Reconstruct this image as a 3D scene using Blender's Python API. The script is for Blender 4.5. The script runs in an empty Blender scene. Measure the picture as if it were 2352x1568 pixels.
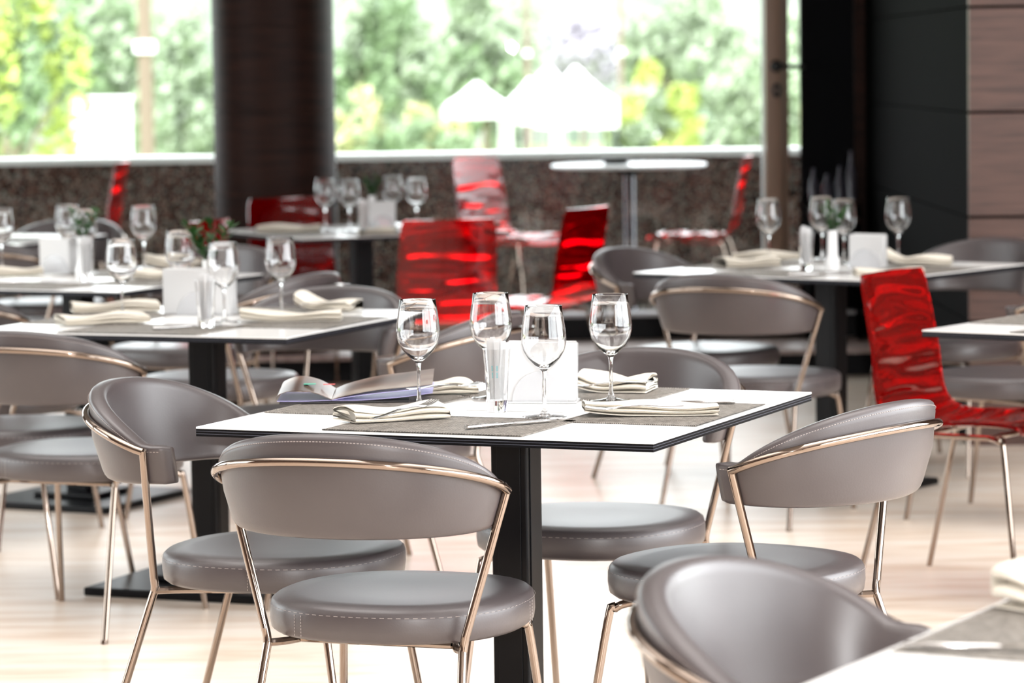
import bpy, bmesh, math, random
from mathutils import Vector, Matrix
S = bpy.context.scene
C = S.collection
PI = math.pi
random.seed(7)
R = math.radians

# ------------------------------------------------------------------ camera
W, H = 2352, 1568
F, PITCH, ROLL, CZ = 7500.0, math.atan(634/7500), -0.014, 1.45
cd = bpy.data.cameras.new('camera')
cam = bpy.data.objects.new('camera', cd); C.objects.link(cam)
cf = Vector((0, math.cos(PITCH), -math.sin(PITCH)))
cu0 = Vector((0, math.sin(PITCH), math.cos(PITCH)))
cx0 = Vector((1, 0, 0))
cr = cx0*math.cos(ROLL) + cu0*math.sin(ROLL)
cu = -cx0*math.sin(ROLL) + cu0*math.cos(ROLL)
M = Matrix((cr, cu, -cf)).transposed().to_4x4()
M.translation = Vector((0, 0, CZ))
cam.matrix_world = M
cd.sensor_width = 36; cd.lens = F/W*36
cd.clip_start = .1; cd.clip_end = 600
cd.dof.use_dof = True; cd.dof.focus_distance = 6.25; cd.dof.aperture_fstop = 5.0
cd.dof.aperture_blades = 0
S.camera = cam
S.view_settings.view_transform = 'Standard'; S.view_settings.look = 'None'
S.view_settings.gamma = 1; S.view_settings.use_curve_mapping = False
S.view_settings.exposure = 0.5

def at(px, py, z):
    """the point of the level plane z that the photograph shows at a pixel"""
    d = cr*(px-W/2) + cu*(H/2-py) + cf*F
    t = (z-CZ)/d.z
    return Vector((0, 0, CZ)) + d*t

# ------------------------------------------------------------------ light
wd = bpy.data.worlds.new('daylight'); S.world = wd; wd.use_nodes = True
nt = wd.node_tree
bg = nt.nodes['Background']; bg.inputs[0].default_value = (.93, .97, 1, 1); bg.inputs[1].default_value = 4.2
sd = bpy.data.lights.new('sun', 'SUN'); sd.energy = 2.5; sd.angle = R(2); sd.color = (1, .96, .88)
so = bpy.data.objects.new('sun', sd); C.objects.link(so); so.rotation_euler = (R(48), R(6), R(-25))
def area(name, loc, sx, sy, e, rot=(0, 0, 0), col=(1, .97, .94)):
    d = bpy.data.lights.new(name, 'AREA'); d.shape = 'RECTANGLE'; d.size = sx; d.size_y = sy; d.energy = e; d.color = col; d.spread = R(110)
    o = bpy.data.objects.new(name, d); C.objects.link(o); o.location = loc; o.rotation_euler = rot
for i, (x, y, e) in enumerate(((-2.2, 2.5, 50), (2.0, 2.5, 50), (-2.2, 6.3, 55), (2.0, 6.3, 55), (-2.2, 10.2, 38), (2.0, 10.2, 38), (-2, 13.4, 10))):
    area('overhead_fill_light', (x, y, 3.12), 3.4, 3.4 if y < 13 else 1.5, e)  # unseen overhead lamps, added to brighten floor and tabletops
wl = bpy.data.lights.new('right_side_fill_light', 'AREA'); wl.shape = 'RECTANGLE'; wl.size = 10.5; wl.size_y = 2.3; wl.energy = 260; wl.color = (.97, .97, 1)  # added lamp inside the right windows, boosts light from that side
wo = bpy.data.objects.new('right_side_fill_light', wl); C.objects.link(wo); wo.location = (4.15, 3.4, 1.7); wo.rotation_euler = (0, R(90), 0); wo.rotation_euler = Matrix(((0, 0, 1), (1, 0, 0), (0, 1, 0))).to_euler()
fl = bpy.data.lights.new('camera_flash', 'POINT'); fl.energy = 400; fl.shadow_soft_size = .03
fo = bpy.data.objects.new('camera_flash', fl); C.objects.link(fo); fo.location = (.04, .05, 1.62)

# ------------------------------------------------------------------ materials
MT = {}
def mat(name, col, rough=.5, metal=0, spec=.5, trans=0, ior=1.45, coat=0, alpha=1):
    m = bpy.data.materials.new(name); m.use_nodes = True
    b = m.node_tree.nodes['Principled BSDF']
    b.inputs['Base Color'].default_value = (*col, 1); b.inputs['Roughness'].default_value = rough
    b.inputs['Metallic'].default_value = metal; b.inputs['Specular IOR Level'].default_value = spec
    b.inputs['Transmission Weight'].default_value = trans; b.inputs['IOR'].default_value = ior
    b.inputs['Coat Weight'].default_value = coat
    MT[name] = m
    return m
def nodes(m): return m.node_tree.nodes, m.node_tree.links, m.node_tree.nodes['Principled BSDF']
def tex_noise(m, scale, detail=3, stretch=(1, 1, 1), coord='Object'):
    N, L, b = nodes(m)
    tc = N.new('ShaderNodeTexCoord'); mp = N.new('ShaderNodeMapping'); mp.inputs['Scale'].default_value = stretch
    n = N.new('ShaderNodeTexNoise'); n.inputs['Scale'].default_value = scale; n.inputs['Detail'].default_value = detail
    L.new(tc.outputs[coord], mp.inputs[0]); L.new(mp.outputs[0], n.inputs['Vector'])
    return n.outputs['Fac'], mp.outputs[0]
def ramp(m, fac, stops):
    N, L, b = nodes(m)
    r = N.new('ShaderNodeValToRGB'); e = r.color_ramp.elements
    while len(e) < len(stops): e.new(.5)
    for i, (p, c) in enumerate(stops): e[i].position = p; e[i].color = (*c, 1)
    L.new(fac, r.inputs[0]); return r.outputs[0]
def bump(m, fac, strength, dist=.01):
    N, L, b = nodes(m)
    bp = N.new('ShaderNodeBump'); bp.inputs['Strength'].default_value = strength; bp.inputs['Distance'].default_value = dist
    L.new(fac, bp.inputs['Height']); L.new(bp.outputs[0], b.inputs['Normal'])
def base(m, out): N, L, b = nodes(m); L.new(out, b.inputs['Base Color'])

m = mat('taupe_leather', (.17, .14, .14), .4, spec=.5, coat=.6)
m.node_tree.nodes['Principled BSDF'].inputs['Coat Roughness'].default_value = .40
f, v = tex_noise(m, 260, 4); bump(m, f, .12, .002)
f2, _ = tex_noise(m, 5, 3); base(m, ramp(m, f2, [(.3, (.056, .045, .047)), (.7, (.073, .060, .061))]))
mat('stitch_thread', (.40, .35, .33), .8)
mat('chrome', (.33, .265, .22), .06, metal=1)
mat('dark_chrome', (.12, .12, .13), .15, metal=1)
mat('white_laminate', (.86, .86, .85), .22, spec=.6)
mat('black_edge', (.003, .003, .004), .5, spec=.15)
mat('edge_line', (.07, .075, .10), .5)
mat('black_steel', (.003, .003, .004), .35, spec=.22)
m = mat('woven_mat', (.3, .27, .25), .6)
N, L, b = nodes(m)
tc = N.new('ShaderNodeTexCoord')
w1 = N.new('ShaderNodeTexWave'); w1.inputs['Scale'].default_value = 55; w1.inputs['Distortion'].default_value = 1.2; w1.bands_direction = 'X'
w2 = N.new('ShaderNodeTexWave'); w2.inputs['Scale'].default_value = 80; w2.inputs['Distortion'].default_value = 1.2; w2.bands_direction = 'Y'
L.new(tc.outputs['Object'], w1.inputs['Vector']); L.new(tc.outputs['Object'], w2.inputs['Vector'])
mx = N.new('ShaderNodeMath'); mx.operation = 'MULTIPLY'; L.new(w1.outputs['Fac'], mx.inputs[0]); L.new(w2.outputs['Fac'], mx.inputs[1])
ns = N.new('ShaderNodeTexNoise'); ns.inputs['Scale'].default_value = 90; L.new(tc.outputs['Object'], ns.inputs['Vector'])
ad = N.new('ShaderNodeMath'); ad.operation = 'MULTIPLY_ADD'; L.new(mx.outputs[0], ad.inputs[0]); ad.inputs[1].default_value = .7; 
ml = N.new('ShaderNodeMath'); ml.operation = 'MULTIPLY'; ml.inputs[1].default_value = .5; L.new(ns.outputs['Fac'], ml.inputs[0]); L.new(ml.outputs[0], ad.inputs[2])
base(m, ramp(m, ad.outputs[0], [(.25, (.03, .025, .02)), (.47, (.20, .175, .15)), (.78, (.55, .51, .46))])); bump(m, ad.outputs[0], .6, .002)
m = mat('cream_floor', (.8, .7, .6), .34, spec=.4)
f, v = tex_noise(m, 2.2, 5, (1, 5, 1)); base(m, ramp(m, f, [(.30, (.62, .48, .37)), (.5, (.76, .65, .55)), (.68, (.82, .74, .66))]))
m = mat('napkin_cloth', (.74, .69, .60), .85); f, v = tex_noise(m, 500, 2); bump(m, f, .25, .001)
mat('napkin_paper', (.62, .62, .62), .8)
mat('white_porcelain', (.82, .82, .82), .2)
m = mat('acrylic', (.95, .96, .98), .05, trans=.55, ior=1.45)
mat('clear_glass', (1, 1, 1), 0.0, trans=1, ior=1.5)
mat('steel', (.62, .61, .60), .14, metal=1)
m = mat('red_plastic', (.66, .0, .002), .03, trans=.90, ior=1.49, spec=.6)
m = mat('granite', (.1, .06, .05), .10, spec=.6)
N, L, b = nodes(m)
tc = N.new('ShaderNodeTexCoord'); vo = N.new('ShaderNodeTexVoronoi'); vo.inputs['Scale'].default_value = 85; L.new(tc.outputs['Object'], vo.inputs['Vector'])
ns = N.new('ShaderNodeTexNoise'); ns.inputs['Scale'].default_value = 38; ns.inputs['Detail'].default_value = 5; L.new(tc.outputs['Object'], ns.inputs['Vector'])
mxx = N.new('ShaderNodeMix'); mxx.data_type = 'FLOAT'; mxx.inputs[0].default_value = .5
L.new(vo.outputs['Color'], mxx.inputs[2]); L.new(ns.outputs['Fac'], mxx.inputs[3])
base(m, ramp(m, mxx.outputs[0], [(.34, (.002, .002, .002)), (.44, (.016, .014, .012)), (.51, (.09, .03, .022)), (.58, (.17, .10, .075)), (.66, (.24, .24, .21)), (.8, (.02, .02, .02))]))
mat('ledge_stone', (.85, .87, .85), .5)
def wood(name, c1, c2, rough=.35, st=(1, 1, 9), spec=.4):
    m = mat(name, c1, rough, spec=spec); f, v = tex_noise(m, 4, 6, st); base(m, ramp(m, f, [(.3, c1), (.7, c2)])); return m
wood('dark_veneer', (.010, .004, .003), (.026, .010, .0065), .5, spec=.12)
wood('panel_veneer', (.065, .034, .027), (.13, .068, .052), .4, (1, 1, 14))
mat('shade_and_dark_paint', (.0015, .0015, .0015), .8, spec=.02)  # near-black: shade on the timber block's side face, also shelf sides
mat('dark_joint', (.001, .001, .001), .8, spec=.02)
mat('bronze_frame', (.26, .165, .115), .4)
mat('pale_frame', (.55, .6, .6), .35)
mat('black_frame', (.003, .003, .004), .5, spec=.2)
mat('sill_grey', (.5, .5, .52), .3)
m = mat('step_stone', (.45, .36, .33), .35); f, v = tex_noise(m, 30, 3); base(m, ramp(m, f, [(.3, (.34, .25, .23)), (.7, (.55, .46, .43))]))
mat('terrace_tile', (.12, .11, .10), .5)
mat('wall_paint', (.16, .11, .09), .8)
mat('ceiling_paint', (.22, .20, .19), .9)
mat('leaf_dark', (.012, .06, .006), .6)
mat('leaf_lime', (.50, .58, .17), .6)
mat('leaf_green', (.24, .33, .19), .6)
mat('leaf_pale', (.34, .41, .29), .6)
mat('leaf_yellow', (.54, .53, .29), .6)
mat('leaf_lilac', (.50, .47, .53), .6)
mat('bark', (.30, .24, .18), .9)
mat('pole_wood', (.20, .15, .115), .8)
mat('tent_cloth', (.93, .94, .95), .7)
mat('car_white', (.88, .9, .92), .3)
mat('car_glass', (.25, .32, .36), .1)
mat('rubber', (.03, .03, .03), .7)
mat('grass', (.22, .3, .12), .9)
mat('asphalt', (.5, .5, .48), .9)
mat('menu_lilac', (.50, .46, .80), .35)
m = mat('menu_print', (.6, .5, .4), .3)
f, v = tex_noise(m, 6, 2); base(m, ramp(m, f, [(.38, (.06, .03, .02)), (.55, (.15, .09, .065)), (.72, (.4, .35, .3))]))
mat('menu_cover', (.012, .01, .012), .4)
mat('dot_green', (.05, .38, .26), .5); mat('dot_red', (.7, .12, .12), .5)
mat('print_blue', (.05, .62, .66), .6)
mat('black_plastic', (.006, .006, .006), .35)
# window pane: thin sheet, mostly clear, mirror at the surface
m = bpy.data.materials.new('window_glass'); m.use_nodes = True; MT['window_glass'] = m
N = m.node_tree.nodes; L = m.node_tree.links; N.clear()
o = N.new('ShaderNodeOutputMaterial'); mixs = N.new('ShaderNodeMixShader'); tr = N.new('ShaderNodeBsdfTransparent'); gl = N.new('ShaderNodeBsdfGlossy')
tr.inputs[0].default_value = (.96, .985, .975, 1); gl.inputs['Roughness'].default_value = 0.0
fr = N.new('ShaderNodeFresnel'); fr.inputs[0].default_value = 1.45
L.new(fr.outputs[0], mixs.inputs[0]); L.new(tr.outputs[0], mixs.inputs[1]); L.new(gl.outputs[0], mixs.inputs[2]); L.new(mixs.outputs[0], o.inputs[0])
# dark tinted glazing of the back-bar panel
mat('tinted_glass', (.006, .006, .007), .05, spec=.25)

# ------------------------------------------------------------------ mesh helpers
def mk(name, bm, mats, parent=None, smooth=True, angle=35):
    bmesh.ops.recalc_face_normals(bm, faces=bm.faces)
    me = bpy.data.meshes.new(name); bm.to_mesh(me); bm.free()
    for x in (mats if isinstance(mats, (list, tuple)) else [mats]): me.materials.append(MT[x])
    if smooth:
        me.polygons.foreach_set('use_smooth', [True]*len(me.polygons))
        me.set_sharp_from_angle(angle=R(angle))
    o = bpy.data.objects.new(name, me); C.objects.link(o)
    if parent: o.parent = parent
    return o
def tag(o, label=None, cat=None, group=None, kind=None):
    if label: o['label'] = label
    if cat: o['category'] = cat
    if group: o['group'] = group
    if kind: o['kind'] = kind
    return o
def thing(name, label, cat, loc=(0, 0, 0), rz=0, group=None):
    o = bpy.data.objects.new(name, None); C.objects.link(o); o.empty_display_size = .1
    o.location = loc; o.rotation_euler = (0, 0, R(rz))
    return tag(o, label, cat, group)
def copy_tree(o, parent=None):
    c = o.copy(); C.objects.link(c); c.parent = parent
    for ch in list(o.children): copy_tree(ch, c)
    return c
def box(bm, x0, x1, y0, y1, z0, z1, bev=0, mi=0):
    vs = [bm.verts.new((x, y, z)) for z in (z0, z1) for y in (y0, y1) for x in (x0, x1)]
    fs = [bm.faces.new([vs[i] for i in q]) for q in ((0, 1, 3, 2), (4, 6, 7, 5), (0, 4, 5, 1), (2, 3, 7, 6), (0, 2, 6, 4), (1, 5, 7, 3))]
    for f in fs: f.material_index = mi
    if bev:
        es = list({e for f in fs for e in f.edges})
        r = bmesh.ops.bevel(bm, geom=es, offset=bev, segments=3, affect='EDGES', profile=.5)
        for f in r['faces']: f.material_index = mi
    return vs
def loft(bm, rings, closed=True, caps=True, mi=0):
    vr = [[bm.verts.new(p) for p in r] for r in rings]
    n = len(vr[0])
    for a, b in zip(vr, vr[1:]):
        for i in range(n if closed else n-1):
            j = (i+1) % n
            f = bm.faces.new((a[i], a[j], b[j], b[i])); f.material_index = mi
    if caps:
        for r in (vr[0], vr[-1]):
            try: f = bm.faces.new(r); f.material_index = mi
            except ValueError: pass
    return vr
def lathe(bm, prof, n=32, cx=0, cy=0, mi=0):
    """profile of (r, z); r=0 closes"""
    prev = None
    for r, z in prof:
        if r < 1e-6: cur = [bm.verts.new((cx, cy, z))]
        else: cur = [bm.verts.new((cx+r*math.cos(2*PI*i/n), cy+r*math.sin(2*PI*i/n), z)) for i in range(n)]
        if prev:
            for i in range(n):
                j = (i+1) % n
                if len(prev) == 1 and len(cur) == 1: break
                if len(prev) == 1: f = bm.faces.new((prev[0], cur[i], cur[j]))
                elif len(cur) == 1: f = bm.faces.new((prev[i], cur[0], prev[j]))
                else: f = bm.faces.new((prev[i], cur[i], cur[j], prev[j]))
                f.material_index = mi
        prev = cur
def smoothpath(pts, n=8):
    """Catmull-Rom through the points"""
    P = [Vector(p) for p in pts]; out = []
    for i in range(len(P)-1):
        p0 = P[max(i-1, 0)]; p1 = P[i]; p2 = P[i+1]; p3 = P[min(i+2, len(P)-1)]
        for k in range(n):
            t = k/n
            out.append(.5*((2*p1)+(p2-p0)*t+(2*p0-5*p1+4*p2-p3)*t*t+(3*p1-p0-3*p2+p3)*t**3))
    out.append(P[-1]); return out
def tube(bm, pts, r, n=12, mi=0, squash=1, r2=None):
    P = [Vector(p) for p in pts]; rings = []
    up = Vector((0, 0, 1)); prevx = None
    for i, p in enumerate(P):
        d = (P[min(i+1, len(P)-1)]-P[max(i-1, 0)]).normalized()
        x = prevx if prevx else (d.cross(up) if abs(d.z) < .95 else d.cross(Vector((0, 1, 0))))
        x = (x - d*x.dot(d)).normalized(); y = d.cross(x); prevx = x
        rr = r if r2 is None else r+(r2-r)*i/(len(P)-1)
        rings.append([p+x*rr*math.cos(2*PI*k/n)+y*rr*squash*math.sin(2*PI*k/n) for k in range(n)])
    loft(bm, rings, mi=mi)
def ngon(bm, pts, z0, z1, mi=0):
    a = [bm.verts.new((x, y, z0)) for x, y in pts]; b = [bm.verts.new((x, y, z1)) for x, y in pts]
    n = len(pts)
    for i in range(n):
        f = bm.faces.new((a[i], a[(i+1) % n], b[(i+1) % n], b[i])); f.material_index = mi
    for r in (a[::-1], b):
        f = bm.faces.new(r); f.material_index = mi
def BM(): return bmesh.new()
def struct(name, bm, m, parent=None, **k):
    o = mk(name, bm, m, parent, **k)
    if not parent: o['kind'] = 'structure'
    return o
def sbox(name, m, x0, x1, y0, y1, z0, z1, bev=0, parent=None):
    b = BM(); box(b, x0, x1, y0, y1, z0, z1, bev); return struct(name, b, m, parent, smooth=False)

# ------------------------------------------------------------------ the setting
GY = 15.8                                   # line of the glazing
sbox('floor', 'cream_floor', -6, 4.2, -3, GY, -.12, 0)
sbox('ceiling', 'ceiling_paint', -6, 4.2, -3, GY, 3.15, 3.3)
sbox('wall_back', 'wall_paint', -6, 4.2, -3.15, -3, 0, 3.15)
def pierced(name, x0, x1, openings):
    b = BM(); y = -3
    box(b, x0, x1, -3, GY, 0, .45); box(b, x0, x1, -3, GY, 2.9, 3.15)
    for a, c in openings+[(GY, GY)]:
        if a > y: box(b, x0, x1, y, a, .45, 2.9)
        y = c
    struct(name, b, 'wall_paint', smooth=False)
SW = [(-2.0, 1.4), (1.7, 5.1), (5.4, 8.8)]
pierced('wall_right', 4.2, 4.35, SW); pierced('wall_left', -6.15, -6, [(6, 9), (9.3, 12.3)])
wn = 4
for x, lst in ((4.27, SW), (-6.07, [(6, 9), (9.3, 12.3)])):
    for a, c in lst:
        fr = thing('window_%d' % wn, None, None); fr['kind'] = 'structure'; wn += 1
        for p in ((a, a+.05, .45, 2.9), (c-.05, c, .45, 2.9), (a+.05, c-.05, .45, .5), (a+.05, c-.05, 2.85, 2.9)):
            b = BM(); box(b, x-.03, x+.03, *p); mk('window_frame', b, 'bronze_frame', fr, smooth=False)
        b = BM(); b.faces.new([b.verts.new(p) for p in ((x, a+.05, .5), (x, c-.05, .5), (x, c-.05, 2.85), (x, a+.05, 2.85))]); mk('pane', b, 'window_glass', fr, smooth=False)
# timber clad block on the right: panel courses with dark joints, shade coloured into the side face
b = BM(); ys = 12.2
box(b, 1.73, 4.2, ys+.02, GY, 0, 3.15, mi=1)
for k in range(9):
    z0 = 1.642-.391*5+.391*k
    if z0 > 3.1: break
    box(b, 1.716, 4.19, ys, ys+.03, max(z0+.006, .0), min(z0+.385, 3.14), mi=0)
    box(b, 1.716, 1.735, ys+.03, GY-.02, max(z0+.003, .0), min(z0+.388, 3.14), mi=2)
struct('wall_far_right', b, ['panel_veneer', 'dark_joint', 'shade_and_dark_paint'], smooth=False)
# stone step with black riser in front of the glazing
b = BM(); box(b, -6, 1.71, 15.0, 15.7, .105, .125, mi=1); box(b, -6, 1.71, 15.02, 15.7, 0, .105, mi=0)
struct('trim_step', b, ['black_frame', 'step_stone'], smooth=False)
b = BM(); box(b, -6, 1.71, 15.7, GY+.06, 0, .235, mi=0); box(b, -6, 1.71, 15.68, GY+.08, .235, .25, mi=1)
struct('trim_sill', b, ['black_frame', 'sill_grey'], smooth=False)
# windows
def window(n, x0, x1, panes, fl_, fr_, mf):
    fr = thing('window_%d' % n, None, None); fr['kind'] = 'structure'
    b = BM(); box(b, x0, x0+fl_, GY-.03, GY+.05, .25, 3.15, .004); mk('window_frame', b, mf, fr)
    b = BM(); box(b, x1-fr_, x1, GY-.03, GY+.05, .25, 3.15, .004); mk('window_frame', b, mf, fr)
    b = BM(); box(b, x0+fl_, x1-fr_, GY-.03, GY+.05, 3.05, 3.15); mk('window_frame', b, mf, fr)
    b = BM(); v = [b.verts.new(p) for p in ((x0+fl_, GY, .25), (x1-fr_, GY, .25), (x1-fr_, GY, 3.05), (x0+fl_, GY, 3.05))]; b.faces.new(v)
    mk('pane', b, 'window_glass', fr, smooth=False)
window(1, -6, -3.1, 1, .06, .03, 'black_frame')
window(2, -3.1, -1.1, 1, .03, .03, 'black_frame')
window(3, -.862, 1.232, 1, .022, .01, 'pale_frame')
# dark jamb between the column and the pale frame
sbox('trim_jamb', 'black_frame', -1.10, -.862, GY-.06, GY+.05, .25, 3.15)
# door stile with lever and lock
d = thing('door_1', None, None); d['kind'] = 'structure'
b = BM(); box(b, 1.232, 1.312, GY-.10, GY-.04, .125, 3.05, .004); mk('stile', b, 'bronze_frame', d)
b = BM(); box(b, 1.316, 1.346, GY-.07, GY+.0, .125, 3.05, .003); mk('door_frame', b, 'bronze_frame', d)
b = BM(); lathe(b, [(0, 0), (.028, 0), (.03, .006), (.022, .012), (.012, .016), (.012, .05), (0, .05)], 24)
bmesh.ops.rotate(b, verts=b.verts, matrix=Matrix.Rotation(R(90), 3, 'X')); bmesh.ops.translate(b, verts=b.verts, vec=(1.283, GY-.10, 1.428))
tube(b, [(1.283, GY-.145, 1.428), (1.32, GY-.15, 1.428), (1.40, GY-.15, 1.425), (1.418, GY-.15, 1.42)], .011, 12)
mk('door_handle', b, 'black_plastic', d)
b = BM()
lathe(b, [(.013, 0), (.028, 0), (.03, .008), (.024, .013), (.013, .013), (.013, 0)], 24)
bmesh.ops.scale(b, verts=b.verts, vec=(.75, 1.2, 1)); bmesh.ops.rotate(b, verts=b.verts, matrix=Matrix.Rotation(R(90), 3, 'X')); bmesh.ops.translate(b, verts=b.verts, vec=(1.285, GY-.10, 1.312))
mk('lock', b, 'black_plastic', d)
b = BM(); v = [b.verts.new(p) for p in ((1.346, GY, .25), (1.405, GY, .25), (1.405, GY, 3.05), (1.346, GY, 3.05))]; b.faces.new(v)
mk('pane', b, 'window_glass', d, smooth=False)
# dark glazed back panel right of the door, with frame
pn = thing('trim_back_panel', None, None); pn['kind'] = 'structure'
b = BM(); box(b, 1.405, 1.735, GY-.02, GY+.04, .25, 3.15); mk('panel', b, 'tinted_glass', pn, smooth=False)
b = BM(); box(b, 1.735-.07, 1.73, GY-.05, GY-.02, .25, 3.15); mk('panel_frame', b, 'dark_veneer', pn, smooth=False)
# round timber column
co = thing('column', None, None, (-1.105, 15.42, 0)); co['kind'] = 'structure'
b = BM(); z = .125; prof = [(.262, .125)]
for k in range(9):
    j = .864-.39*2+.39*k
    if j < .15 or j > 3.1: continue
    prof += [(.286, j-.005), (.280, j-.004), (.280, j+.004), (.286, j+.005)]
prof = [(.286, .125)]+prof[1:]+[(.286, 3.15)]
lathe(b, prof, 72); mk('column_cladding', b, 'dark_veneer', co)
# terrace outside
sbox('terrace_floor', 'terrace_tile', -9, 5, GY+.06, 18.1, 0, .12)
sbox('unseen_shade_slab', 'ceiling_paint', -9, 5, GY+.06, 17.9, 3.15, 3.3)  # unseen slab, added to keep sky light off terrace chairs and granite
b = BM()
x = -9.0
while x < 5:
    box(b, x+.002, x+.898, 18.1, 18.35, 0, .935, .003); x += .9
box(b, -9, 5, 18.12, 18.33, 0, .935)
struct('parapet_wall', b, 'granite', smooth=False)
sbox('trim_ledge', 'ledge_stone', -9, 5, 18.07, 18.4, .935, .972, .004)
# ground and hillside beyond
b = BM(); vs = [b.verts.new(p) for p in ((-120, 19.3, -2.8), (120, 19.3, -2.8), (160, 260, -2.8), (-160, 260, -2.8))]; b.faces.new(vs)
struct('ground', b, 'grass', smooth=False)
b = BM(); g = []
for j in range(10):
    row = []
    for i in range(41):
        xx = -90+4.5*i; t = j/9
        row.append(b.verts.new((xx, 175+60*t+random.uniform(-2, 2), -3+16*t**.8+(2.5 if xx < 5 else -1.5)*t+random.uniform(-.6, .6)*(t > 0))))
    g.append(row)
for j in range(9):
    for i in range(40): b.faces.new((g[j][i], g[j][i+1], g[j+1][i+1], g[j+1][i]))
hm = mat('hill_green', (.5, .6, .42), .9); f, v = tex_noise(hm, .25, 6); base(hm, ramp(hm, f, [(.35, (.105, .15, .10)), (.5, (.15, .185, .13)), (.65, (.20, .21, .18))]))
struct('hillside', b, 'hill_green')

# ------------------------------------------------------------------ dining chair
ZB = .610
def band_xy(th, z, off=0):
    lean = .28*min(z-ZB, .085)+.08*max(z-ZB-.085, 0)
    a, bb = .228+off+lean, .160+off+lean
    if abs(th) > PI/2: return math.copysign(a-.02*(abs(th)-PI/2), th), -.19+(abs(th)-PI/2)*.32
    return a*math.sin(th), -.19-bb*math.cos(th)
THM = R(101)
def top_z(th): return .800-.108*min(abs(th)/R(92), 1)**2.1
def make_chair(label):
    t = thing('dining_chair', label, 'chair')
    # seat: thick round cushion, slightly squared to the front
    b = BM(); rings = []; n = 48
    def sr(a):
        c, s = math.cos(a), math.sin(a)
        p = 2.35; r = 1/((abs(c)/.245)**p+(abs(s)/.25)**p)**(1/p)
        if s < 0: r *= 1-.04*s*s
        return r
    for k, z, extra in ((.60, .394, 0), (.955, .395, 0), (.99, .402, 0), (1.0, .42, 0), (.998, .440, 0), (.985, .452, 0), (.95, .459, 0), (.75, .462, 0), (.4, .460, 0), (.08, .459, 0)):
        rings.append([(sr(2*PI*i/n)*k*math.cos(2*PI*i/n), sr(2*PI*i/n)*k*math.sin(2*PI*i/n), z) for i in range(n)])
    loft(b, rings); st = mk('seat', b, 'taupe_leather', t, angle=60)
    # stitching on the cushion rim
    b = BM(); nn = 200
    for i in range(nn):
        if i % 2: continue
        a0, a1 = 2*PI*i/nn, 2*PI*(i+1.1)/nn
        tube(b, [(sr(a)*1.0*math.cos(a), sr(a)*1.0*math.sin(a), .4455) for a in (a0, a1)], .0004, 4)
    for a in (R(-118), R(-122), R(12), R(8)):
        for q in range(7):
            z0 = .402+q*.006
            tube(b, [(sr(a)*1.001*math.cos(a), sr(a)*1.001*math.sin(a), zz) for zz in (z0, z0+.0035)], .0005, 4)
    mk('stitching', b, 'stitch_thread', st, smooth=False)
    # curved back band
    b = BM(); rings = []; NS = 56
    for i in range(NS+1):
        u = -1+2*i/NS; th = THM*math.copysign(abs(u)**.95, u) if u else 0
        zt = top_z(th); zb = ZB-.004*math.cos(th); e = 1-abs(u)
        sh = 1 if e > .02 else (.5+.5*math.sqrt(1-(1-e/.02)**2))
        hh = (zt-zb)/2*(.86+.14*sh) ; zc = (zt+zb)/2; tt = .021*sh
        ring = []; m_ = 20
        for k in range(m_):
            a = 2*PI*k/m_; c, s = math.cos(a), math.sin(a)
            dz = hh*math.copysign(abs(s)**.22, s); dr = tt*math.copysign(abs(c)**.55, c)
            zz = zc+dz
            x, y = band_xy(th, zz, dr)
            ring.append((x, y, zz))
        rings.append(ring)
    loft(b, rings); bk = mk('backrest', b, 'taupe_leather', t, angle=70)
    b = BM(); q = 0
    for i in range(150):
        th0 = THM*.97*(-1+2*i/150); th1 = th0+THM*.97*2/150*.6
        pts = []
        for th in (th0, th1):
            z = top_z(th)-.012; x, y = band_xy(th, z, .0205); pts.append((x, y, z))
        tube(b, pts, .0006, 4)
    mk('stitching', b, 'stitch_thread', bk, smooth=False)
    # chrome rail round the back
    def rz(th): return .752-.086*abs(th/THM)**2
    b = BM(); tr = R(92)
    pts = []
    for i in range(61):
        th = tr*(-1+2*i/60); z = rz(th); x, y = band_xy(th, z, .029); pts.append((x, y, z))
    tube(b, pts, .0085, 12); mk('back_rail', b, 'chrome', t)
    for s in (-1, 1):
        x, y, z = pts[-1] if s > 0 else pts[0]
        b = BM()
        tube(b, [(x, y, z+.004), (s*.198, -.200, .41)], .0083, 12)
        tube(b, smoothpath([(s*.1985, -.200, .412), (s*.194, -.201, .385), (s*.196, -.215, .345), (s*.222, -.325, .008)], 4), .0083, 12)
        tube(b, [(s*.222, -.325, .01), (s*.2223, -.3265, .0)], .0095, 12)
        mk('leg', b, 'chrome', t)
        b = BM()
        tube(b, smoothpath([(s*.12, .10, .384), (s*.165, .145, .383), (s*.186, .168, .372), (s*.195, .180, .345), (s*.222, .235, .0)], 6), .0083, 12)
        mk('leg', b, 'chrome', t)
    b = BM()
    tube(b, smoothpath([(-.194, -.20, .384), (-.16, -.15, .383), (-.12, 0, .383), (-.12, .10, .383)], 4), .0075, 8)
    tube(b, smoothpath([(.194, -.20, .384), (.16, -.15, .383), (.12, 0, .383), (.12, .10, .383)], 4), .0075, 8)
    tube(b, [(-.12, .10, .384), (.12, .10, .384)], .0075, 8)
    tube(b, [(-.15, -.14, .384), (.15, -.14, .384)], .0075, 8)
    mk('seat_frame', b, 'chrome', t)
    return t
CH = make_chair(None); used = [False]
def chair(x, y, rz, label, group=None):
    o = copy_tree(CH) if used[0] else CH; used[0] = True
    o.location = (x, y, 0); o.rotation_euler = (0, 0, R(rz)); tag(o, label, 'chair', group); return o
G1 = 'taupe dining chairs around the laid tables'
chair(-.215, 6.15, -19, 'taupe leather chair at the front edge of the middle table, its back to the viewer', G1)
chair(-.485, 6.76, -111, 'taupe leather chair left of the middle table, showing the inside of its back', G1)
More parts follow.
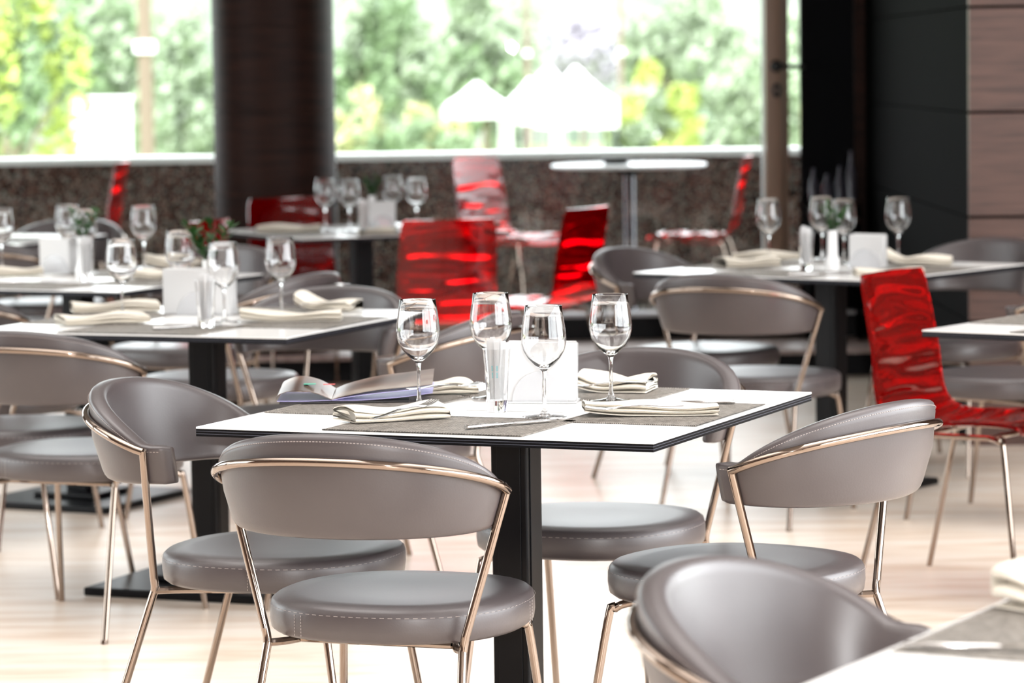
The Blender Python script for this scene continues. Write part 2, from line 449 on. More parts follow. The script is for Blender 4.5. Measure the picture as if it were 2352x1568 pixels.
chair(.445, 6.46, 51, 'taupe leather chair right of the middle table, its back tilting up to the right', G1)
chair(.548, 4.06, -119, 'largest out-of-focus taupe chair in the foreground by the cut-off corner table', G1)
chair(-1.13, 8.59, -22, 'taupe chair at the left picture edge with chrome rail, in front of the left table', G1)
chair(-1.40, 9.2, -111, 'taupe chair mostly out of frame left, only seat and arm tip showing', G1)
chair(-.365, 8.78, 65, 'taupe chair between left and middle tables, rail corner beside the leftmost wine glass', G1)
chair(.17, 7.14, 157, 'taupe chair behind the middle table facing the viewer, white seat under the tabletop', G1)
chair(-.64, 9.42, 159, 'taupe chair behind the left table facing the viewer, plain arched back', G1)
chair(-.95, 10.6, 62, 'taupe chair with bright rail seen above the left table, seat beside its post', G1)
chair(.80, 10.42, -27, 'taupe chair in front of the right rear table, back turned, seat jutting right', G1)
chair(.675, 11.38, -128, 'taupe chair left of the right rear table with pale inner back toward the viewer', G1)
chair(1.55, 11.6, 142, 'taupe chair behind the right rear table, dark arch below the timber wall', G1)
chair(1.56, 10.3, 55, 'taupe chair on the right edge between red chair and right rear table', G1)
chair(-1.2, 11.8, 154, 'taupe chair behind the far left table near the column, facing the viewer', G1)
chair(-1.62, 10.22, -27, 'taupe chair cut by the left edge in front of the far left table', G1)
chair(-2.02, 14.15, 165, 'faraway taupe chair at the left edge below the window ledge', G1)
chair(-1.98, 13.0, -15, 'faraway taupe chair with brown back at left edge behind the napkin holder', G1)

# ------------------------------------------------------------------ red chair
def shell_pt(u, v):
    """u across -1..1, v along 0 (front of seat) .. 1 (top of back)"""
    path = [(.235, .428, .195), (.215, .447, .205), (.10, .452, .212), (-.03, .445, .213), (-.125, .452, .212), (-.185, .487, .208), (-.215, .55, .202), (-.235, .66, .197), (-.258, .78, .192), (-.275, .862, .186)]
    f = v*(len(path)-1); i = min(int(f), len(path)-2); t = f-i
    def cr_(k):
        p = [path[min(max(i+q, 0), len(path)-1)][k] for q in (-1, 0, 1, 2)]
        return .5*(2*p[1]+(p[2]-p[0])*t+(2*p[0]-5*p[1]+4*p[2]-p[3])*t*t+(3*p[1]-p[0]-3*p[2]+p[3])*t**3)
    y, z, w = cr_(0), cr_(1), cr_(2)
    bend = .022*u*u
    if v > .5: y += bend*min((v-.5)*4, 1)
    if v < .6: z += bend*.8*min((.6-v)*4, 1)
    # soft rounded corners at the top
    w2 = w*(1-.10*max(v-.95, 0)/.05*.6)
    return Vector((u*w2, y, z))
def make_red(label):
    t = thing('stacking_chair', label, 'chair')
    b = BM(); NU, NV = 24, 150; A = []; B = []
    for j in range(NV+1):
        v = j/NV; ra = []; rb = []
        for i in range(NU+1):
            u = -1+2*i/NU
            p = shell_pt(u, v); e = 1e-3
            du = shell_pt(u+e, v)-shell_pt(u-e, v); dv = shell_pt(u, min(v+e, 1))-shell_pt(u, max(v-e, 0))
            n = du.cross(dv).normalized()
            amp = .0045*min(1, (1-abs(u))*5)*min(1, v*12, .16+max(0, .93-v)*4)
            rip = 1.5*amp*math.sin(v*2*PI*11+1.1*math.sin(u*1.4+v*13)+.7*math.sin(u*3.1-v*23))+.6*amp*math.sin(v*2*PI*19+u*1.2+2*math.sin(v*17))
            ra.append(b.verts.new(p+n*.0045)); rb.append(b.verts.new(p-n*(.0045+max(rip+.001, -.0025))))
        A.append(ra); B.append(rb)
    for j in range(NV):
        for i in range(NU):
            b.faces.new((A[j][i], A[j][i+1], A[j+1][i+1], A[j+1][i])); b.faces.new((B[j][i], B[j+1][i], B[j+1][i+1], B[j][i+1]))
        for i in (0, NU): b.faces.new((A[j][i], A[j+1][i], B[j+1][i], B[j][i]))
    for j in (0, NV):
        for i in range(NU): b.faces.new((A[j][i], B[j][i], B[j][i+1], A[j][i+1]))
    mk('shell', b, 'red_plastic', t, angle=50)
    for s in (-1, 1):
        b = BM(); tube(b, smoothpath([(s*.15, .12, .425), (s*.185, .165, .42), (s*.20, .185, .395), (s*.225, .235, .0)], 6), .008, 10); mk('leg', b, 'chrome', t)
        b = BM(); tube(b, smoothpath([(s*.15, -.08, .425), (s*.175, -.125, .42), (s*.19, -.15, .395), (s*.22, -.25, .0)], 6), .008, 10); mk('leg', b, 'chrome', t)
    b = BM()
    for s in (-1, 1): tube(b, [(s*.15, .12, .425), (s*.15, -.08, .425)], .008, 10)
    tube(b, [(-.15, .12, .425), (.15, .12, .425)], .008, 10); tube(b, [(-.15, -.08, .425), (.15, -.08, .425)], .008, 10)
    mk('seat_frame', b, 'chrome', t)
    return t
RC = make_red(None); ru = [False]
def red(x, y, rz, label, z=0, group='clear red plastic chairs'):
    o = copy_tree(RC) if ru[0] else RC; ru[0] = True
    o.location = (x, y, z); o.rotation_euler = (0, 0, R(rz)); tag(o, label, 'chair', group)
red(-.30, 12.85, 14, 'clear red rippled chair in the centre, back to the viewer, hiding the rear table corner')
red(.10, 13.6, 60, 'clear red rippled chair right of the rear table, side on, facing left')
red(-.93, 14.68, -160, 'dark red clear chair in front of the column, behind the rear table')
red(-1.42, 12.9, 70, 'small dark red clear chair left of the column, behind the far left wine glass')
red(1.275, 8.98, -124, 'large clear red chair on the right with white window glare on its back')
red(.02, 16.6, -128, 'clear red terrace chair left of the round table with white glare on its top', .12, 'clear red chairs out on the terrace')
red(.945, 16.5, 80, 'clear red chair out on the terrace beside the door stile, seen in profile', .12, 'clear red chairs out on the terrace')
red(-2.25, 16.9, 86, 'clear red chair out on the terrace at the far left window', .12, 'clear red chairs out on the terrace')

# ------------------------------------------------------------------ tables
TS = .91
def make_table(S_):
    h = S_/2
    t = thing('dining_table', None, 'table')
    b = BM()
    box(b, -h, h, -h, h, .7465, .750, mi=0)
    z = .7465
    for dz, mi, ins in ((.0042, 1, .0), (.001, 2, .0), (.0042, 1, .0), (.001, 2, .0), (.0046, 1, .0)):
        box(b, -h+ins, h-ins, -h+ins, h-ins, z-dz, z, mi=mi); z -= dz
    mk('tabletop', b, ['white_laminate', 'black_edge', 'edge_line'], t, smooth=False)
    b = BM(); box(b, -.04, .04, -.04, .04, .04, .722, .004)
    for sx, sy in ((1, 0), (-1, 0), (0, 1), (0, -1)):
        if sx: box(b, sx*.0395, sx*.0425, -.026, .026, .06, .70, .001)
        else: box(b, -.026, .026, sy*.0395, sy*.0425, .06, .70, .001)
    mk('post', b, 'black_steel', t, smooth=False)
    b = BM(); box(b, -.17, .17, -.17, .17, .720, .732, .003); mk('mounting_plate', b, 'black_steel', t, smooth=False)
    b = BM(); box(b, -.265, .265, -.265, .265, 0, .024, .006); box(b, -.12, .12, -.12, .12, .024, .042, .005); mk('base_plate', b, 'black_steel', t, smooth=False)
    return t
TB = make_table(TS); TB2 = make_table(.96)
def table(src, x, y, rz, label):
    o = src if not src.get('label') else copy_tree(src)
    o.location = (x, y, 0); o.rotation_euler = (0, 0, R(rz)); tag(o, label, 'table', 'square white tables on black posts'); return o
MAIN = (.005, 6.645, -23)
LEFT = (-.855, 9.12, -22)
LM = (-1.46, 10.98, -26)
RR = (1.085, 11.06, -38)
REAR = (-.645, 14.08, 27)
RT = (1.70, 8.57, -35)
BR = (.935, 3.80, -29)
FL = (-2.35, 13.75, -20)
table(TB2, *MAIN, 'white square table with black laminated edge in the middle of the picture')
table(TB2, *LEFT, 'white square table on black post left of the middle table')
table(TB, *LM, 'far left white table with plant vase, behind the left table')
table(TB2, *RR, 'white table at the right rear below the timber wall, on a black post')
table(TB2, *REAR, 'rear white table by the dark column, among red chairs')
table(TB, *RT, 'white table corner at the right edge beside the large red chair')
table(TB, *BR, 'blurred white table corner at bottom right in the foreground')
table(TB2, *FL, 'faraway white table at the left edge under the window ledge')

# placemats: one in front of each seat, from the edge to the centre square
def make_mat():
    b = BM(); box(b, -.21, .21, -.13, .155, .7504, .7522, .0006)
    for s in (-1, 1): box(b, -.21, .21, (.149 if s > 0 else -.130), (.155 if s > 0 else -.124), .7522, .7528)
    o = mk('placemat', b, 'woven_mat', smooth=False); return o
MTP = make_mat(); mu = [False]
def mats(tb, name, half=.455, which=(0, 1, 2, 3)):
    pos = {0: 'nearest', 1: 'right', 2: 'far', 3: 'left'}
    for k in which:
        o = MTP if not mu[0] else MTP.copy()
        if mu[0]: C.objects.link(o)
        mu[0] = True
        a = R(tb[2]+90*k); r = half-.142
        o.location = (tb[0]+r*math.sin(a), tb[1]-r*math.cos(a), 0); o.rotation_euler = (0, 0, a)
        tag(o, 'grey brown woven placemat on the %s side of the %s table' % (pos[k], name), 'placemat', 'woven placemats')
mats(MAIN, 'middle', .48); mats(LEFT, 'left', .48); mats(LM, 'far left', which=(0, 1, 2)); mats(RR, 'right rear', .4775); mats(REAR, 'rear column-side', .4775)
mats(RT, 'right edge', which=(0, 3)); mats(BR, 'foreground corner', which=(2, 3)); mats(FL, 'faraway left edge', .4775, which=(0, 1))

# ------------------------------------------------------------------ wine glasses
def make_glass():
    t = thing('wine_glass', None, 'wine glass')
    b = BM()
    outer = [(.0052, .092), (.0085, .0955), (.020, .105), (.032, .118), (.0405, .132), (.0445, .148), (.0450, .160), (.0432, .178), (.0400, .200), (.0372, .2215)]
    inner = [(.0362, .2217), (.0390, .200), (.0422, .178), (.0440, .160), (.0435, .148), (.0393, .1325), (.0305, .1195), (.018, .108), (.007, .1015), (0, .1005)]
    lathe(b, [(0, .0915)]+outer+[(.0367, .2224)]+inner, 48); mk('bowl', b, 'clear_glass', t, angle=60)
    b = BM(); lathe(b, [(0, .006), (.0105, .0062), (.0065, .012), (.0043, .022), (.0036, .045), (.0036, .075), (.0042, .086), (.0055, .0925), (0, .0925)], 24); mk('stem', b, 'clear_glass', t, angle=60)
    b = BM(); lathe(b, [(0, .0002), (.043, .0002), (.0445, .0012), (.043, .0022), (.026, .0036), (.012, .0062), (0, .0065)], 48); mk('foot', b, 'clear_glass', t, angle=60)
    return t
WG = make_glass(); gu = [False]
def glass(px, py, label, group):
    o = WG if not gu[0] else copy_tree(WG); gu[0] = True
    p = at(px, py, .753); o.location = (p.x, p.y, .7525); o.rotation_euler = (0, 0, random.random()*6); tag(o, label, 'wine glass', group); return p
g = 'wine glasses on the middle table'
glass(963, 935, 'wine glass beside the menu at the left of the middle table', g)
glass(1130, 914, 'wine glass behind the tall stick holder on the middle table', g)
glass(1251, 957, 'nearest wine glass, in front of the white napkin holder on the middle table', g)
glass(1404, 920, 'rightmost wine glass of the middle table, by two napkins', g)
g = 'wine glasses on the left table'
glass(282, 728, 'wine glass leftmost on the left table, behind folded napkins', g)
glass(416, 700, 'wine glass behind the napkin holder and plant on the left table', g)
glass(516, 740, 'wine glass in front of the napkin holder on the left table', g)
glass(647, 724, 'wine glass rightmost on the left table, before the dark chair back', g)
g = 'wine glasses on the far left table'
glass(5, 622, 'wine glass cut by the left picture edge on the far left table', g)
glass(158, 612, 'wine glass farthest behind the plant on the far left table', g)
glass(196, 628, 'wine glass right of the plant on the far left table', g)
glass(332, 616, 'wine glass standing alone right on the far left table, before a red chair', g)
g = 'wine glasses on the right rear table'
glass(1766, 602, 'wine glass in front of the door stile on the right rear table', g)
glass(1888, 596, 'wine glass behind the green sprig on the right rear table', g)
glass(1938, 605, 'wine glass between sprig and napkin holder on the right rear table', g)
glass(2063, 600, 'wine glass rightmost on the right rear table, before the black wall', g)
g = 'wine glasses on the rear table'
glass(748, 528, 'wine glass leftmost on the rear table, before the column', g)
glass(804, 530, 'wine glass second from left on the rear table', g)
glass(903, 519, 'wine glass behind the napkin holder on the rear table', g)
glass(958, 527, 'wine glass rightmost on the rear table, above the red chair', g)

# ------------------------------------------------------------------ table ware
def make_holder(loc, rz, label, w=.15, h=.115):
    t = thing('napkin_holder', label, 'napkin holder', loc, rz, 'napkin holders')
    b = BM(); box(b, -w*.52, w*.52, -.035, .035, 0, .004, .001); mk('base', b, 'acrylic', t, smooth=False)
    for s in (-1, 1):
        b = BM(); pts = [(.058*math.cos(PI*i/24), .062*math.sin(PI*i/24)+.004) for i in range(25)]
        a = [b.verts.new((x, s*.026, z)) for x, z in pts]; c = [b.verts.new((x, s*.029, z)) for x, z in pts]
        n = len(pts)
        for i in range(n): b.faces.new((a[i], a[(i+1) % n], c[(i+1) % n], c[i]))
        b.faces.new(a); b.faces.new(c[::-1]); mk('side_plate', b, 'acrylic', t, smooth=False)
    return t
def paper_stack(loc, rz, label, w=.15, h=.128):
    b = BM(); rnd = random.Random(3); N_ = 9
    for k in range(N_):
        y = -.023+.046*k/(N_-1); lean = rnd.uniform(-.004, .004); hh = h*rnd.uniform(.96, 1.0); ww = w/2*rnd.uniform(.96, 1)
        vs = box(b, -ww, ww, y-.0019, y+.0019, .0045, hh)
        for v in vs:
            if v.co.z > .05: v.co.y += lean*.6; v.co.x += rnd.uniform(-.003, .003); v.co.z += rnd.uniform(-.002, .002)
    o = mk('paper_napkins', b, 'napkin_paper', smooth=False); o.location = loc; o.rotation_euler = (0, 0, R(rz))
    return tag(o, label, 'napkins', 'paper napkins in holders')
def at3(px, py): p = at(px, py, .75); return (p.x, p.y, .7505)
def holder_set(px, py, rz, where, w=.15, h=.128):
    p = at3(px, py)
    make_holder(p, rz, 'clear holder with rounded plates on the %s table' % where, w)
    paper_stack((p[0], p[1], p[2]), rz, 'stack of white paper napkins in the holder on the %s table' % where, w, h)
holder_set(1245, 923, -8, 'middle', .148, .126)
holder_set(460, 722, -20, 'left', .215, .132)
holder_set(135, 628, -25, 'far left', .125, .122)
holder_set(1994, 616, -30, 'right rear', .12, .115)
holder_set(878, 529, 10, 'rear', .115, .125)
# tall glass with sugar sticks
def stick_glass(px, py, where, printed=False):
    p = at3(px, py)
    t = thing('tall_glass', 'tall narrow clear glass on the %s table' % where, 'glass', p, 0, 'tall glasses holding paper sticks')
    b = BM(); lathe(b, [(0, 0), (.0205, 0), (.0215, .003), (.0220, .03), (.0245, .085), (.0285, .128), (.0275, .128), (.0235, .085), (.0205, .035), (.019, .024), (0, .022)], 32)
    mk('tumbler', b, 'clear_glass', t, angle=60)
    for k in range(7):
        a = 2*PI*k/7+.3; r = .012 if k < 6 else 0
        b = BM(); hh = .118+.01*((k*37) % 5)/5
        x0, y0 = r*.75*math.cos(a), r*.75*math.sin(a); x1, y1 = r*1.25*math.cos(a), r*1.25*math.sin(a)
        vs = box(b, -.0052, .0052, -.0022, .0022, 0, hh)
        for v in vs:
            f_ = v.co.z/hh; v.co.x += x0+(x1-x0)*f_; v.co.y += y0+(y1-y0)*f_
        if printed and k in (3, 4, 5):
            for q in range(9):
                if q == 4: continue
                zz = .045+q*.0028; xx = x0+(x1-x0)*zz/hh; yy = y0+(y1-y0)*zz/hh
                box(b, xx-.0011, xx+.0011, yy-.00245, yy-.0022, zz, zz+.0017, mi=1)
        o = mk('sugar_stick', b, ['napkin_paper', 'print_blue'], smooth=False); o.location = (p[0], p[1], p[2]+.0245)
        pos_ = ('right', 'back right', 'back left', 'left', 'front left', 'front right', 'middle')[k]
        tag(o, 'paper stick%s at the %s of the tall glass, %s table' % (' with blue print' if printed and k in (3, 4, 5) else '', pos_, where), 'paper stick', 'paper sticks in the tall glass, %s table' % where)
stick_glass(1142, 945, 'middle', True)
stick_glass(1852, 622, 'right rear')
stick_glass(836, 539, 'rear')
stick_glass(200, 645, 'far left')
stick_glass(474, 753, 'left')
# vases with green sprigs
def vase(px, py, where, hv=.135, big=1):
    p = at3(px, py)
    t = thing('bud_vase', 'small white vase on the %s table' % where, 'vase', p, 0, 'white bud vases')
    b = BM(); lathe(b, [(0, 0), (.020, 0), (.024, .01), (.025, .03), (.018, .055), (.0165, hv), (.0145, hv), (.015, .05), (0, .012)], 28); mk('body', b, 'white_porcelain', t)
    s = thing('plant_sprig', 'dark green leafy sprig in the vase on the %s table' % where, 'plant', (p[0], p[1], p[2]+.02), 0, 'green sprigs in vases')
    st = BM(); lf = BM(); rnd = random.Random(int(px))
    for k in range(5):
        a = rnd.uniform(0, 6.3); ln = hv+.03+rnd.random()*.035*big; lean = .3+.4*rnd.random()
        pts = [Vector((math.cos(a)*.012*q+math.cos(a)*lean*max(0, q*ln-hv+.02), math.sin(a)*.012*q+math.sin(a)*lean*max(0, q*ln-hv+.02), q*ln)) for q in (0, .3, .6, 1)]
        tube(st, pts, .0012, 5)
        for q in range(16):
            z = hv-.015+(ln-hv+.02)*q/15; b0 = pts[2].lerp(pts[3], min(1, q/15)); b0.z = z
            aa = rnd.uniform(0, 6.3); L_ = rnd.uniform(.025, .042)*big; up = rnd.uniform(.2, .9)
            d = Vector((math.cos(aa), math.sin(aa), up)).normalized(); sd_ = d.cross(Vector((0, 0, 1))).normalized()
            q0 = [b0, b0+d*L_*.5+sd_*L_*.2+Vector((0, 0, .002)), b0+d*L_, b0+d*L_*.5-sd_*L_*.2+Vector((0, 0, .002))]
            lf.faces.new([lf.verts.new(v) for v in q0])
    mk('stem', st, 'leaf_dark', s); mk('leaves', lf, 'leaf_dark', s, smooth=False)
vase(1912, 622, 'right rear'); vase(856, 520, 'rear'); vase(480, 706, 'left', .14, 1.3); vase(190, 640, 'far left', .14, 1.0)

# folded cloth napkins
def napkin(px, py, rz, label, ln=.21, wd_=.10, puff=1.0, seed=1, group='cream cloth napkins', curl=0):
    rnd = random.Random(seed); b = BM()
    # folded profile across the width: a strip doubled over itself
    lay = 5; tk = .0021; prof = []
    zc = 0
    for k in range(lay):
        x0, x1 = (-wd_/2, wd_/2) if k % 2 == 0 else (wd_/2, -wd_/2)
        x0 *= 1-.02*k; x1 *= 1-.02*k
        z = .0025+k*tk*1.9*puff
        for q in range(7):
            f_ = q/6; prof.append((x0+(x1-x0)*f_, z+.0035*puff*math.sin(f_*PI)*(k/lay)))
        if k < lay-1:
            s = 1 if x1 > 0 else -1
            prof.append((x1+s*.004, z+tk*.95*puff))
    NL = 22; rings = []
    ph = rnd.random()*6
    for i in range(NL+1):
        f_ = i/NL; y = -ln/2+ln*f_; ring = []
        sc = 1-.10*math.sin(f_*3+ph)*.5; lift = curl*max(0, f_-.62)**2*.13
        wav = .0022*math.sin(f_*9+ph)
        up = []; dn = []
        for x, z in prof:
            hz = z*(1+.22*math.sin(f_*7+ph+x*20)) + lift
            up.append((x*sc+wav*z*60, y+rnd.uniform(-.0012, .0012)+(x*.08), hz+.0011))
            dn.append((x*sc+wav*z*60, y+(x*.08), max(hz-.0011, .0004)))
        rings.append(up+dn[::-1])
    loft(b, rings)
    o = mk('cloth_napkin', b, 'napkin_cloth', angle=80)
    p = at(px, py, .752); o.location = (p.x, p.y, .7528); o.rotation_euler = (0, 0, R(rz))
    return tag(o, label, 'napkin', group)
def strip(bm, pts, widths, th):
    rings = []
    for (x, z), w in zip(pts, widths):
        rings.append([(x, -w, z), (x, w, z), (x, w, z+th), (x, -w, z+th)])
    loft(bm, rings)
def make_fork():
    t = thing('fork', None, 'fork')
    b = BM(); strip(b, [(-.10, .0), (-.06, .001), (-.02, .005), (.02, .004), (.032, .003)], [.0055, .0048, .003, .0026, .004], .0022); mk('handle', b, 'steel', t, angle=50)
    b = BM(); strip(b, [(.031, .003), (.040, .0015), (.055, .001)], [.004, .0105, .0115], .002)
    for k in range(4):
        y = -.0096+.0064*k
        rings = []
        for x, z, w in ((.054, .001, .0019), (.075, .003, .0016), (.095, .0075, .0008)):
            rings.append([(x, y-w, z), (x, y+w, z), (x, y+w, z+.0018), (x, y-w, z+.0018)])
        loft(b, rings)
    mk('tines', b, 'steel', t, angle=50); return t
def make_knife():
    t = thing('knife', None, 'knife')
    b = BM(); rings = []
    for x, w, h in ((-.115, .006, .006), (-.112, .0078, .008), (-.06, .0068, .008), (-.005, .0055, .0065), (0, .004, .004)):
        rings.append([(x, w*math.cos(2*PI*k/12), .0042+h/2*math.sin(2*PI*k/12)) for k in range(12)])
    loft(b, rings); mk('handle', b, 'steel', t, angle=60)
    b = BM(); strip(b, [(-.002, .0035), (.01, .0035), (.06, .003), (.095, .003), (.108, .003)], [.004, .0085, .0085, .0065, .001], .0016); mk('blade', b, 'steel', t, angle=50); return t
FK = make_fork(); KN = make_knife()
def place(src, px, py, z, rz, label, cat, group, tilt=0):
    o = src if not src.get('label') else copy_tree(src)
    p = at(px, py, z); o.location = p; o.rotation_euler = (0, R(tilt), R(rz)); tag(o, label, cat, group)
gf, gk = 'forks on folded napkins', 'table knives'
# middle table
napkin(898, 963, -66, 'cream cloth napkin at the near left of the middle table, folds showing', .20, .105, 1.25, 3)
place(FK, 930, 944, .778, 52, 'steel fork lying on the near left napkin, middle table', 'fork', gf, -4)
napkin(1493, 952, 88, 'long flat cream cloth napkin at the near right of the middle table', .265, .085, 1.1, 5, curl=.5)
place(FK, 1455, 938, .776, 170, 'steel fork lying across the near right napkin, middle table', 'fork', gf, 3)
napkin(1420, 897, 70, 'puffy cream cloth napkin behind the right wine glass, middle table', .15, .12, 1.5, 8, curl=.45)
place(FK, 1400, 884, .782, 150, 'fork with raised tines on the puffy back napkin, middle table', 'fork', gf, 6)
napkin(1020, 900, -80, 'cream cloth napkin lying behind the menu, middle table', .12, .12, 1.1, 9)
place(FK, 1022, 890, .778, 40, 'fork on the napkin behind the menu, middle table', 'fork', gf, 2)
place(KN, 1180, 976, .753, 36, 'table knife at the near edge between the two front napkins', 'knife', gk)
place(KN, 1560, 928, .753, 177, 'table knife lying level near the right corner of the middle table', 'knife', gk)
# left table
napkin(265, 715, -80, 'cream cloth napkin lying farther back at the left of the left table', .25, .09, 1.3, 11)
napkin(235, 742, -68, 'cream cloth napkin with brown shaded end at the near left of the left table', .24, .10, 1.2, 12)
napkin(670, 737, 84, 'cream cloth napkin rolled along the near right of the left table', .28, .09, 1.2, 13, curl=.4)
napkin(755, 712, 66, 'cream cloth napkin with curled-up end at the right back of the left table', .18, .10, 1.3, 14, curl=1.2)
place(FK, 720, 700, .775, 160, 'fork on the curled napkin of the left table', 'fork', gf, 4)
place(KN, 440, 752, .753, 30, 'table knife in front of the napkin holder on the left table', 'knife', gk)
# far left table
napkin(20, 632, -75, 'cream cloth napkin left of the holder on the far left table', .22, .10, 1.2, 15)
napkin(365, 640, 80, 'cream cloth napkin at the right corner of the far left table', .16, .10, 1.3, 16)
napkin(400, 614, 70, 'cream cloth napkin farthest right on the far left table', .20, .10, 1.6, 17, curl=1)
place(KN, 60, 650, .753, 5, 'knife glinting at the near edge of the far left table', 'knife', gk)
# right rear table
napkin(1715, 612, -70, 'white lit cloth napkin at the left of the right rear table', .20, .10, 1.4, 18)
napkin(1760, 596, 80, 'cream cloth napkin behind the left wine glass, right rear table', .24, .09, 1.3, 19)
napkin(2112, 608, 75, 'cream cloth napkin with raised end at the right of the right rear table', .22, .11, 1.4, 20, curl=1.3)
napkin(2040, 633, 88, 'flat cream cloth napkin before the holder, right rear table', .22, .09, 1.0, 21)
place(KN, 1885, 631, .753, 15, 'bright knife near the front edge of the right rear table', 'knife', gk)
# rear table
napkin(662, 532, -86, 'long cream cloth napkin at the left of the rear table', .27, .08, 1.4, 22)
napkin(868, 537, 80, 'cream cloth napkin before the holder on the rear table', .16, .09, 1.2, 23)
napkin(1120, 524, 70, 'white cloth napkin at the right corner of the rear table', .10, .09, 1.2, 24)
# right edge and foreground tables
napkin(2462, 1400, 40, 'white cloth napkin cut by the right edge on the foreground corner table', .16, .12, 2.6, 25)
place(KN, 2300, 1492, .7535, -10, 'dark knife on the placemat of the foreground corner table', 'knife', gk)

# menu lying on the middle table
mp = at(808, 916, .753)
t = thing('menu', 'open lilac and brown printed menu booklet on the left of the middle table', 'menu', (mp.x, mp.y, .753), 2)
b = BM(); box(b, -.15, .12, -.085, .10, 0, .004, .001); mk('folder', b, 'menu_cover', t, smooth=False)
def sheet(prof, y0, y1, m_, nm, z=0, th=.0006, lift=.0):
    b = BM(); rings = []
    pp = smoothpath([(x, 0, zz) for x, zz in prof], 8)
    for j in range(9):
        f_ = j/8; y = y0+(y1-y0)*f_
        up = [(p.x+.006*f_, y, max(p.z*(1+.35*f_)+z+lift*f_, .0045)+th) for p in pp]; dn = [(q[0], q[1], q[2]-th*2) for q in up]
        rings.append(up+dn[::-1])
    loft(b, rings); return mk(nm, b, m_, t, angle=70)
sheet([(-.155, .006), (-.10, .005), (-.05, .006), (.02, .0055), (.10, .010), (.17, .018)], -.08, .09, 'menu_lilac', 'inner_page', 0)
sheet([(-.157, .008), (-.150, .020), (-.115, .028), (-.075, .022), (-.04, .0075)], -.082, .09, 'menu_print', 'cover_page', 0, lift=.004)
sheet([(-.04, .0075), (-.01, .016), (.05, .026), (.11, .031), (.17, .036)], -.082, .09, 'menu_print', 'cover_page', 0, lift=.004)
sheet([(-.04, .0065), (-.01, .012), (.05, .019), (.11, .024), (.165, .028)], -.083, .06, 'menu_lilac', 'inner_page', 0)
b = BM(); box(b, -.10, -.075, -.02, .0, .034, .0348); mk('green_logo', b, 'dot_green', t, smooth=False)
b = BM(); box(b, -.06, -.035, .01, .025, .030, .0308); mk('red_logo', b, 'dot_red', t, smooth=False)
# white card under the holder of the middle table
o = BM(); box(o, -.105, .105, -.06, .06, 0, .0008); o = mk('paper_card', o, 'napkin_paper', smooth=False); p = at(1205, 938, .75); o.location = (p.x, p.y, .7502); o.rotation_euler = (0, 0, R(-20))
tag(o, 'white paper card lying under the stick glass on the middle table', 'paper card')

# ------------------------------------------------------------------ terrace table
t = thing('terrace_table', 'round white glass-topped table out on the terrace, beyond the window', 'table', (.63, 17.25, .12))
b = BM(); lathe(b, [(0, .785), (.405, .785), (.412, .792), (.412, .798), (.405, .804), (0, .804)], 56); mk('tabletop', b, 'white_porcelain', t)
b = BM(); lathe(b, [(0, .02), (.045, .02), (.04, .03), (.036, .06), (.036, .74), (.08, .77), (.12, .785), (0, .785)], 32); mk('pedestal', b, 'dark_chrome', t)
b = BM(); lathe(b, [(0, 0), (.23, 0), (.23, .008), (.05, .02), (0, .02)], 40); mk('base', b, 'chrome', t)
o = BM(); lathe(o, [(0, 0), (.055, 0), (.075, .012), (.078, .03), (.068, .03), (.062, .014), (0, .01)], 32); o = mk('ashtray', o, 'black_steel'); o.location = (.56, 17.2, .924)
tag(o, 'small dark ashtray on the round terrace table', 'ashtray')
# back bar shelf with bottles seen by the dark panel
sh = thing('bar_shelf', 'narrow dark shelf unit in the dark niche right of the door', 'shelf', (1.545, 15.55, .125))
b = BM()
for z in (.30, .56, .64): b = BM(); box(b, -.13, .11, -.1, .1, z, z+.018); mk('shelf_board', b, 'dark_veneer', sh, smooth=False)
for x in (-.13, .11): b = BM(); box(b, x, x+.01, -.1, .1, 0, .658); mk('side_panel', b, 'shade_and_dark_paint', sh, smooth=False)
bt = mat('bottle_glass', (.10, .10, .13), .06, trans=.4)
rb = random.Random(5)
for k, (x, hh, r, nm) in enumerate(((-.10, .16, .022, 'leftmost'), (-.035, .13, .028, 'second'), (.025, .17, .022, 'third'), (.08, .24, .026, 'tallest'))):
    o = BM(); lathe(o, [(0, 0), (r, 0), (r, hh*.58), (r*.45, hh*.75), (r*.38, hh*.96), (r*.5, hh), (0, hh)], 20); o = mk('bottle', o, 'bottle_glass'); o.location = (1.545+x, 15.55, .783)
    tag(o, '%s small glass bottle on the dark shelf right of the door' % nm, 'bottle', 'bottles on the dark shelf')

